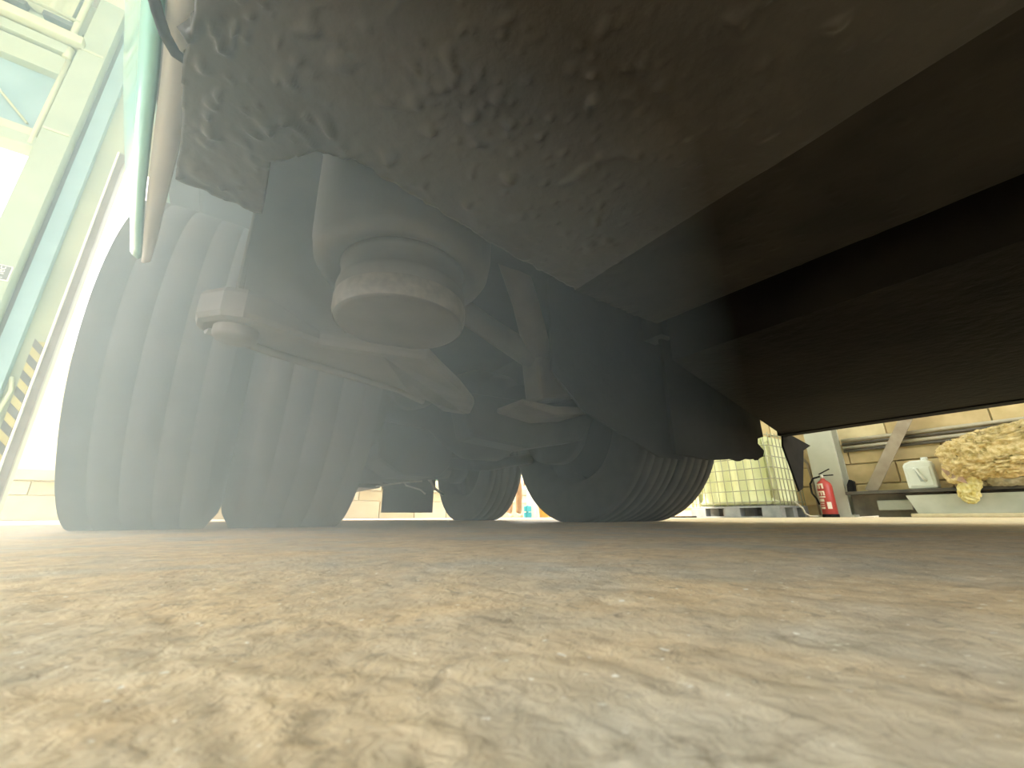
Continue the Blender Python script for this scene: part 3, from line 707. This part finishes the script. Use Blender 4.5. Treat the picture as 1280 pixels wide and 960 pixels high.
# IBC tank
def ibc():
    X0, X1, Y0, Y1 = 5.9, 6.72, 2.5, 3.72
    root = empty('bulk_tank', ((X0+X1)/2, (Y0+Y1)/2, 0)); tag(root, 'pale yellow plastic bulk tank in a wire cage on a pallet', 'tank')
    B = ((X0+X1)/2, (Y0+Y1)/2, 0)
    m = M('translucent_plastic', (.66,.69,.38), (.74,.76,.48), 2.2, .4)
    m.node_tree.nodes['Principled BSDF'].inputs['Subsurface Weight'].default_value = .08
    m.node_tree.nodes['Principled BSDF'].inputs['Subsurface Radius'].default_value = (.05,.05,.02)
    # bottle with upright flutes
    pts = []
    def ring(ins, fl):
        out = []
        per = [((X0+ins, Y0+ins), (X0+ins, Y1-ins)), ((X0+ins, Y1-ins), (X1-ins, Y1-ins)), ((X1-ins, Y1-ins), (X1-ins, Y0+ins)), ((X1-ins, Y0+ins), (X0+ins, Y0+ins))]
        nrm = [(1,0), (0,-1), (-1,0), (0,1)]
        for (a, b), nn in zip(per, nrm):
            for i in range(40):
                t = i/40; x = a[0]+(b[0]-a[0])*t; y = a[1]+(b[1]-a[1])*t
                e = min(t, 1-t)
                c = .10*max(0, 1-e/.12)**2
                f = fl*(.5-.5*math.cos(2*math.pi*t*5)) + c
                out.append((x+nn[0]*f, y+nn[1]*f))
        return out
    lev = [(.16,.08,0), (.19,.035,.0), (.24,.03,.035), (.4,.03,.065), (.9,.03,.065), (1.0,.03,.012), (1.06,.06,0), (1.09,.14,0)]
    vs = []; n = 160
    for z, ins, fl in lev: vs += [(x, y, z) for x, y in ring(ins, fl)]
    k = len(lev)
    fs = [(i*n+j, i*n+(j+1) % n, (i+1)*n+(j+1) % n, (i+1)*n+j) for i in range(k-1) for j in range(n)] + [tuple(range(n-1,-1,-1)), tuple(range((k-1)*n, k*n))]
    rel(MB().add(vs, fs, True).build('bottle', m, root), B)
    rel(MB().lathe([(1.08,.10), (1.13,.10), (1.135,0)], (B[0], B[1], 0), 'z', 28).build('cap', m_black, root), B)
    m_bar = M('cage_bar', (.30,.31,.20), (.38,.38,.27), 20, .5, metal=.4)
    for i in range(7):
        z = .20 + i*.145
        rel(MB().tube([(X0,Y0+.04,z), (X0+.03,Y0,z), (X1-.03,Y0,z), (X1,Y0+.04,z), (X1,Y1-.04,z), (X1-.03,Y1,z), (X0+.03,Y1,z), (X0,Y1-.04,z), (X0,Y0+.04,z)], .0065, 6).build('cage_ring', m_bar, root), B)
    me = MB().tube([(0,0,.15), (0,0,1.10)], .0065, 6).mesh('cage_bar'); me.materials.append(m_bar)
    for i in range(12):
        y = Y0+.04+i*(Y1-Y0-.08)/11
        for x in (X0-.006, X1+.006): rel(link('cage_bar', me, None, root, 0, (x, y, 0)), B)
    for i in range(8):
        x = X0+.04+i*(X1-X0-.08)/7
        for y in (Y0-.006, Y1+.006): rel(link('cage_bar', me, None, root, 0, (x, y, 0)), B)
    # pallet
    pal = rel(MB().box(X0-.01, X1+.01, Y0-.01, Y1+.01, .125, .15).build('pallet_deck', m_grey, root, .004), B)
    for (y0, y1) in ((Y0-.01, Y0+.22), (Y0+.5, Y0+.72), (Y1-.22, Y1+.01)):
        for (x0, x1) in ((X0-.01, X0+.12), ((X0+X1)/2-.06, (X0+X1)/2+.06), (X1-.12, X1+.01)):
            rel(MB().box(x0, x1, y0, y1, .015, .126).build('pallet_foot', m_grey, root, .006), B)
    for (x0, x1) in ((X0-.01, X0+.12), ((X0+X1)/2-.06, (X0+X1)/2+.06), (X1-.12, X1+.01)):
        rel(MB().box(x0, x1, Y0-.01, Y1+.01, .0, .018).build('pallet_runner', m_grey, root), B)
ibc()
tag(MB().tube([(5.75,4.1,.012), (5.7,3.95,.012), (5.72,3.8,.012), (5.8,3.6,.012)], .012, 8).build('hose_pipe', m_black), 'black hose end lying on the floor left of the tank pallet', 'hose')
# brown sheet and bent pipe behind the tank
tag(MB().tube([(6.95,2.62,.95), (6.93,2.52,.86), (6.93,2.45,.74), (6.95,2.44,.45), (6.96,2.44,.0)], .018, 10).build('drain_pipe', m_brace), 'thin brown bent pipe on the wall between tank and column', 'pipe')

# ------------------------------------------------------------------ things outside, seen between the wheels
m_cy = M('cyan_plastic', (.01,.34,.42), rough=.4); m_or = M('orange_plastic', (.85,.42,.04), rough=.45); m_whp = M('white_drum', (.82,.8,.72), rough=.5)
for i, lab in enumerate(('lower cyan canister of the stacked pair by the white drum', 'upper cyan canister of the stacked pair by the white drum')):
    root = empty('canister', (6.03, 8.0, i*.142)); tag(root, lab, 'canister', 'stacked cyan canisters')
    MB().box(-.07, .07, -.06, .06, 0, .12).build('body', m_cy, root, .012)
    MB().lathe([(.12,.025), (.14,.025), (.141,0)], (0,0,0), 'z', 14).build('cap', m_cy, root)
root = empty('plastic_drum', (6.24, 8.1, 0)); tag(root, 'white plastic drum between the cyan canisters and orange bucket', 'drum')
MB().lathe([(0,0), (0,.10), (.02,.115), (.3,.118), (.32,.125), (.34,.118), (.62,.115), (.66,.10), (.66,0)], (0,0,0), 'z', 28).build('body', m_whp, root)
MB().lathe([(.66,.09), (.69,.09), (.692,0)], (0,0,0), 'z', 28).build('lid', m_whp, root)
root = empty('bucket', (6.52, 8.0, 0)); tag(root, 'orange plastic bucket beside the white drum', 'bucket')
MB().lathe([(0,0), (0,.105), (.28,.13), (.285,.138), (.30,.138), (.30,.125), (.02,.10), (.02,0)], (0,0,0), 'z', 28).build('body', m_or, root)
MB().tube([(-.13,0,.28), (-.10,-.03,.36), (0,-.04,.40), (.10,-.03,.36), (.13,0,.28)], .006, 8).build('handle', m_steel, root)
root = empty('cardboard_box', (6.85, 8.15, 0)); tag(root, 'brown cardboard box right of the orange bucket', 'box')
m_card = M('cardboard', (.45,.27,.12), (.52,.33,.16), 6, .85)
MB().box(-.14, .14, -.12, .12, 0, .2).build('body', m_card, root, .003)
for s in (-1, 1): MB().bar((-.14, s*.12, .2), (.14, s*.12, .2), .004, .004).bar((0, s*.06, .203), (0, s*.12, .203), .28, .003).build('flap', m_card, root)

def person():
    px, py = 5.69, 8.05
    root = empty('person', (px, py, 0)); tag(root, 'person in brown trousers and boots standing outside behind the wheels', 'person')
    def skin(name, verts, edges, mat, rootv=0, sub=2):
        me = bpy.data.meshes.new(name); me.from_pydata([v[:3] for v in verts], edges, [])
        o = link(name, me, mat, root)
        md = o.modifiers.new('skin', 'SKIN')
        sv = me.skin_vertices[0].data if me.skin_vertices else None
        if sv is None:
            bpy.context.view_layer.update(); sv = me.skin_vertices[0].data
        for v, d in zip(verts, sv):
            d.radius = (v[3], v[3] if len(v) < 5 else v[4]); d.use_root = False
        sv[rootv].use_root = True
        md.use_smooth_shade = True
        s = o.modifiers.new('sub', 'SUBSURF'); s.levels = sub; s.render_levels = sub
        return o
    m_skin = M('skin', (.55,.34,.24), rough=.55); m_tr = M('brown_trousers', (.26,.14,.055), (.34,.20,.09), 12, .85, bump=.4); m_sh = M('navy_shirt', (.05,.07,.14), rough=.85); m_bt = M('tan_boots', (.42,.33,.2), (.5,.4,.25), 12, .7); m_hr = M('dark_hair', (.03,.02,.015), rough=.7)
    LX, RX = -.135, .125   # feet apart
    b = [(0,0,.95,.13,.10), (0,0,1.12,.12,.09), (0,0,1.30,.15,.10), (0,.0,1.42,.13,.09), (0,0,1.50,.055), (0,-.01,1.56,.06), (0,-.02,1.64,.085,.095), (0,-.015,1.72,.08,.09),
         (-.10,0,.88,.085), (LX,-.01,.50,.058), (LX,.02,.10,.042), (LX-.005,-.09,.04,.035),
         (.10,0,.88,.085), (RX,-.01,.50,.058), (RX,.02,.10,.042), (RX+.005,-.09,.04,.035),
         (-.19,0,1.40,.055), (-.24,.01,1.12,.042), (-.25,-.05,.88,.03), (-.25,-.06,.82,.032,.018),
         (.19,0,1.40,.055), (.24,.01,1.12,.042), (.25,-.05,.88,.03), (.25,-.06,.82,.032,.018)]
    e = [(0,1),(1,2),(2,3),(3,4),(4,5),(5,6),(6,7),(0,8),(8,9),(9,10),(10,11),(0,12),(12,13),(13,14),(14,15),(3,16),(16,17),(17,18),(18,19),(3,20),(20,21),(21,22),(22,23)]
    for hand, sx in ((19,-1), (23,1)):
        hx, hy, hz = b[hand][:3]
        for k in range(4):
            i = len(b); y = hy + .026 - k*.018; ln = (.07,.08,.075,.058)[k]
            b += [(hx, y, hz-.035, .009), (hx-sx*.004, y-.004, hz-.035-ln*.5, .0085), (hx-sx*.016, y-.006, hz-.035-ln, .0075)]
            e += [(hand, i), (i, i+1), (i+1, i+2)]
        i = len(b); b += [(hx-sx*.012, hy-.04, hz-.005, .010), (hx-sx*.02, hy-.05, hz-.045, .009)]
        e += [(hand, i), (i, i+1)]
    # nose, ears
    i = len(b); b += [(0,-.125,1.645,.012)]; e += [(6, i)]
    for sx in (-1,1):
        i = len(b); b += [(sx*.09,.0,1.65,.014)]; e += [(6, i)]
    skin('body', b, e, m_skin)
    skin('trousers', [(0,0,.98,.145,.115), (0,0,.90,.14,.12), (-.10,0,.84,.10), (LX,-.012,.50,.078), (LX,.015,.16,.075), (LX,.01,.10,.07), (.10,0,.84,.10), (RX,-.012,.50,.078), (RX,.015,.16,.075), (RX,.01,.10,.07)],
         [(0,1),(1,2),(2,3),(3,4),(4,5),(1,6),(6,7),(7,8),(8,9)], m_tr, 1)
    skin('shirt', [(0,0,.98,.15,.12), (0,0,1.14,.14,.11), (0,0,1.30,.17,.12), (0,0,1.42,.14,.10), (-.20,0,1.40,.07), (-.24,.01,1.16,.058), (.20,0,1.40,.07), (.24,.01,1.16,.058)],
         [(0,1),(1,2),(2,3),(3,4),(4,5),(3,6),(6,7)], m_sh, 1)
    for x in (LX, RX):
        skin('boot', [(x,.02,.16,.052), (x,.025,.06,.055), (x,-.06,.05,.05,.045), (x,-.14,.04,.042,.035)], [(0,1),(1,2),(2,3)], m_bt, 1)
    skin('hair', [(0,.03,1.66,.075), (0,.0,1.75,.075), (0,-.05,1.76,.05)], [(0,1),(1,2)], m_hr, 1)
    for sx in (-1,1):
        MB().lathe([(-.008,0), (-.005,.007), (0,.009), (.005,.007), (.008,0)], (sx*.032,-.108,1.665), 'y', 12).build('eye', m_hblack, root)
    MB().tube([(-.025,-.108,1.595), (0,-.113,1.593), (.025,-.108,1.595)], .005, 8).build('mouth', M('lips', (.4,.17,.14), rough=.5), root)
person()

# ------------------------------------------------------------------ added haze standing in for lens glare over the left wheels
def veil():
    m = bpy.data.materials.new('glare_veil'); m.use_nodes = True
    nt = m.node_tree; nt.nodes.remove(nt.nodes['Principled BSDF'])
    v = nt.nodes.new('ShaderNodeVolumeScatter'); v.inputs['Color'].default_value = (.72,.93,1,1)
    v.inputs['Density'].default_value = .72; v.inputs['Anisotropy'].default_value = .45
    nt.links.new(v.outputs[0], nt.nodes['Material Output'].inputs['Volume'])
    o = MB().box(-.24, .34, .15, 1.75, .002, 1.6).build('veil', m)
    tag(o, 'added bluish glare haze around the left wheels', 'veil', kind='stuff')
veil()
